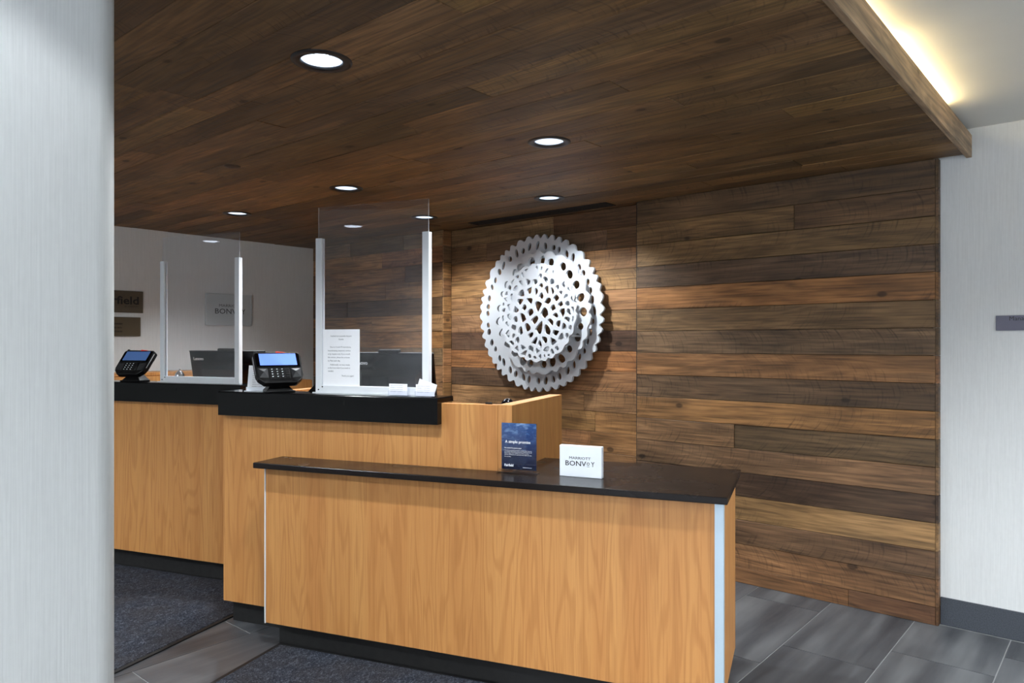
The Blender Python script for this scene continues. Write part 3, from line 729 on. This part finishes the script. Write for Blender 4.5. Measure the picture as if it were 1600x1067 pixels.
fit('A simple promise', -.0610, .0530, .1290, .0118, -.0046, M['whiteink'], t, .0003)
fit('Not satisfied? No questions asked', -.0635, .0120, .1030, .0052, -.0046, M['whiteink'], t, .0001)
for zc, x1, ln in ((.0927, .059, 'We strive to provide every guest a pleasant stay. If you are'), (.0868, .059, 'not satisfied with anything, please let us know and we will'),
                   (.0808, .046, 'make it right. Your comfort is our first promise'), (.0748, .059, 'and we stand behind it each and every night you stay.'), (.0667, -.034, 'It is a promise.')):
    fit(ln, -.0635, x1, zc, .0038, -.0046, M['whiteink'], t)
fit('Fairfield', -.0635, -.0235, .0300, .0105, -.0046, M['whiteink'], t, .0004)
fit('fairfield.marriott.com', .0190, .0590, .0235, .0032, -.0046, M['whiteink'], t)

t = D('block_sign', 'white acrylic block sign with black lettering on the low counter', 'sign', -.826, 2.866, .8583, None, R(-3))
obj('acrylic_block', bx(-.0900, .0900, -.011, .014, 0, .1270, bev=.0015), M['frost'], t)
marriott(t, 1.0, -.002, -.0116, .0640, M['ink2'])

# ------------------------------------------------------------------ signs on walls
SIDE = (R(90), 0, R(90))
def wallsign(name, label, y, z, depth, x=-6.06):
    t = thing(name, label, 'sign', (x, y, z), R(90)); return t     # local x -> room y, local -y -> room +x
t = wallsign('wall_sign', 'pale acrylic wall sign with dark lettering behind the far left shield', 3.252, 1.697, .02)
obj('panel', bx(-.213, .213, -.022, -.002, -.137, .137, bev=.002), M['frostwall'], t)
marriott(t, 2.25, .006, -.0228, 0.006, M['ink2'])
t = wallsign('wall_plaque', 'bronze wall plaque with dark lettering, upper of the two by the papered wall', 2.330, 1.731, .01)
obj('plate', bx(-.192, .192, -.014, -.001, -.086, .086, bev=.002), M['brass'], t)
fit('Fairfield', -.155, .158, .008, .062, -.0146, M['ink2'], t, .002)
text('lettering', 'BY MARRIOTT', .014, (.155, -.0146, -.038), M['ink2'], t, 'RIGHT', spacing=1.2, depth=.0003)
t = wallsign('wall_plaque', 'bronze wall plaque of small print, lower of the two by the papered wall', 2.325, 1.460, .01)
o = obj('plate', bx(-.178, .178, -.014, -.001, 0, .150, bev=.002), M['brassprint'], t)
t = thing('door_plaque', 'grey-violet name plaque on the white wall at the right edge', 'sign', (-.36, WALL_END, 1.4985))
obj('plate', bx(-.150, .150, -.010, -.001, -.0355, .0355, bev=.0012), M['plum'], t)
text('lettering', 'Manager', .0280, (-.098, -.0106, .0200), M['ink2'], t, 'LEFT', depth=.0003)
# low timber cabinets against the side wall
t = thing('low_cabinet', 'plain oak low cabinet along the side wall behind the far left counter', 'cabinet', (-6.048, 2.45, 0), R(90))
obj('carcass', bx(-.60, .82, -.30, -.002, .10, 1.155, bev=.001), M['laminate'], t); obj('top', bx(-.605, .825, -.305, -.002, 1.1555, 1.180, bev=.002), M['laminate'], t)
obj('kick_plate', bx(-.59, .81, -.26, -.01, 0, .0995), M['kick'], t)
for i in range(3): obj('door', bx(-.597 + i * .473, -.129 + i * .473, -.319, -.3006, .11, 1.15, bev=.0015), M['laminate'], t)
t = thing('side_cabinet', 'small lower oak cabinet by the dark corner, behind the bright-screened terminal', 'cabinet', (-6.048, 3.77, 0), R(90))
obj('carcass', bx(-.16, .16, -.24, -.002, .0, 1.07, bev=.001), M['laminate'], t)
obj('door', bx(-.157, .157, -.259, -.2406, .10, 1.065, bev=.0015), M['laminate'], t)

# ------------------------------------------------------------------ wall sculpture
rs = random.Random(5)
def smooth_noise(n, amp, terms=5, lo=2):
    ph = [(rs.uniform(0, 6.28), rs.randint(lo, lo + 9), rs.uniform(.4, 1)) for _ in range(terms)]
    return lambda a: amp * sum(w_ * math.sin(f * a + p) for p, f, w_ in ph) / terms
def rim(Rr, n, amp, seg=720, p=1.3, jag=1.2):
    pn = smooth_noise(n, jag); an = smooth_noise(n, .9)
    out = []
    for i in range(seg):
        a = 2 * math.pi * i / seg
        q = .5 + .5 * math.sin(n * a + pn(a) * 2.8)
        out.append((Rr - amp * (1 + an(a)) * (1 - q) ** p, a))
    return [(r_ * math.cos(a), r_ * math.sin(a)) for r_, a in out]
def ell(cx, cy, a, b, th, n=16):
    return [(cx + a * math.cos(2 * math.pi * i / n) * math.cos(th) - b * math.sin(2 * math.pi * i / n) * math.sin(th),
             cy + a * math.cos(2 * math.pi * i / n) * math.sin(th) + b * math.sin(2 * math.pi * i / n) * math.cos(th)) for i in range(n)]
def clip(poly, nx, ny, d):
    out = []
    for i in range(len(poly)):
        p, q = poly[i], poly[(i + 1) % len(poly)]
        a = p[0] * nx + p[1] * ny - d; b = q[0] * nx + q[1] * ny - d
        if a <= 0: out.append(p)
        if a * b < 0: u = a / (a - b); out.append((p[0] + (q[0] - p[0]) * u, p[1] + (q[1] - p[1]) * u))
    return out
def chaikin(p, n=2):
    for _ in range(n):
        q = []
        for i in range(len(p)):
            a, b = p[i], p[(i + 1) % len(p)]
            q += [(.75 * a[0] + .25 * b[0], .75 * a[1] + .25 * b[1]), (.25 * a[0] + .75 * b[0], .25 * a[1] + .75 * b[1])]
        p = q
    return p
def cells(Rin, dmin0, dmin1, rib, tries=9000, stretch=1.0, skip=0.0):
    pts = []
    for _ in range(tries):
        a = rs.uniform(0, 6.283); r_ = Rin * math.sqrt(rs.random()); x, y = r_ * math.cos(a), r_ * math.sin(a)
        dm = dmin0 + (dmin1 - dmin0) * (r_ / Rin) + rs.uniform(-.006, .008)
        if all(math.hypot(x - u, (y - v) * stretch) > dm for u, v in pts): pts.append((x, y))
    hs = []
    for i, (x, y) in enumerate(pts):
        if rs.random() < skip: continue
        po = [(Rin * math.cos(2 * math.pi * k / 40), Rin * math.sin(2 * math.pi * k / 40)) for k in range(40)]
        for j, (u, v) in enumerate(pts):
            if i == j or math.hypot(x - u, y - v) > .25: continue
            dx, dy = u - x, v - y; L = math.hypot(dx, dy); nx, ny = dx / L, dy / L
            po = clip(po, nx, ny, (x + u) / 2 * nx + (y + v) / 2 * ny - rib * rs.uniform(.75, 1.35))
            if len(po) < 3: break
        if len(po) < 3: continue
        A = sum(po[k][0] * po[(k + 1) % len(po)][1] - po[(k + 1) % len(po)][0] * po[k][1] for k in range(len(po))) / 2
        if A < .00010: continue
        cx = sum(p[0] for p in po) / len(po); cy = sum(p[1] for p in po) / len(po); s = rs.uniform(.82, 1.0)
        s *= 1 - .12 * rs.random(); po = [(cx + (p[0] - cx) * s, cy + (p[1] - cy) * s) for p in po]
        hs.append(chaikin(po, 3))
    return hs
def disc(parent, outline, holes, y, cx, cz, label, th=.018):
    cu = bpy.data.curves.new('disc', 'CURVE'); cu.dimensions = '2D'; cu.fill_mode = 'BOTH'; cu.extrude = th / 2
    for pl in [outline] + holes:
        s = cu.splines.new('POLY'); s.points.add(len(pl) - 1); s.use_cyclic_u = True
        for pt, (u, v) in zip(s.points, pl): pt.co = (u, v, 0, 1)
    t_ = bpy.data.objects.new('disc', cu); C.objects.link(t_)
    me = bpy.data.meshes.new_from_object(t_.evaluated_get(bpy.context.evaluated_depsgraph_get()))
    bpy.data.objects.remove(t_); bpy.data.curves.remove(cu)
    me.materials.clear(); me.materials.append(M['white'])
    o = link(bpy.data.objects.new('disc', me), parent); o.location = (cx, y, cz); o.rotation_euler = (R(90), 0, 0); o['label'] = label
    return o
SX, SZ = -3.245, 1.620
t = thing('wall_sculpture', 'large white wall sculpture of three stacked perforated discs on the timber wall', 'sculpture', (SX, 4.205, SZ))
def ring_holes(n, r_, a0, b0, jr=.006, upright=True):
    hs = []
    for i in range(n):
        a = 2 * math.pi * (i + rs.uniform(-.16, .16)) / n; q = r_ + rs.uniform(-jr, jr)
        th = math.pi / 2 + rs.uniform(-.3, .3) if upright else a + rs.uniform(-.5, .5)
        k = rs.uniform(.75, 1.2)
        hs.append(ell(q * math.cos(a), q * math.sin(a), a0 * k, b0 * rs.uniform(.8, 1.15), th))
    return hs
outer_h = ring_holes(44, .486, .027, .0155) + [ell(.055, 0, .385, .395, 0, 64)]
disc(t, rim(.568, 48, .026), outer_h, -.075, -3.282 - SX, 0, 'largest rear disc with toothed rim and ring of small holes')
mid_h = ring_holes(25, .368, .036, .029, .008, False) + [ell(.01, -.01, .235, .225, 0, 48)]
disc(t, rim(.440, 29, .018), mid_h, -.140, -3.213 - SX, .000, 'middle disc with lobed rim and ring of larger round holes')
disc(t, rim(.346, 27, .012), cells(.326, .068, .040, .0070, 9000, .85, .05), -.205, -3.190 - SX, -.002, 'smallest front disc pierced by dense pebble-shaped holes')
for a in range(3):
    bm = bmesh.new(); ang = R(90 + 120 * a)
    bmesh.ops.create_cone(bm, cap_ends=True, segments=14, radius1=.008, radius2=.008, depth=.19, matrix=Matrix.Translation((.05 + .332 * math.cos(ang), -.098, .332 * math.sin(ang))) @ Matrix.Rotation(R(90), 4, 'X'))
    obj('standoff', bm, M['alu'], t)
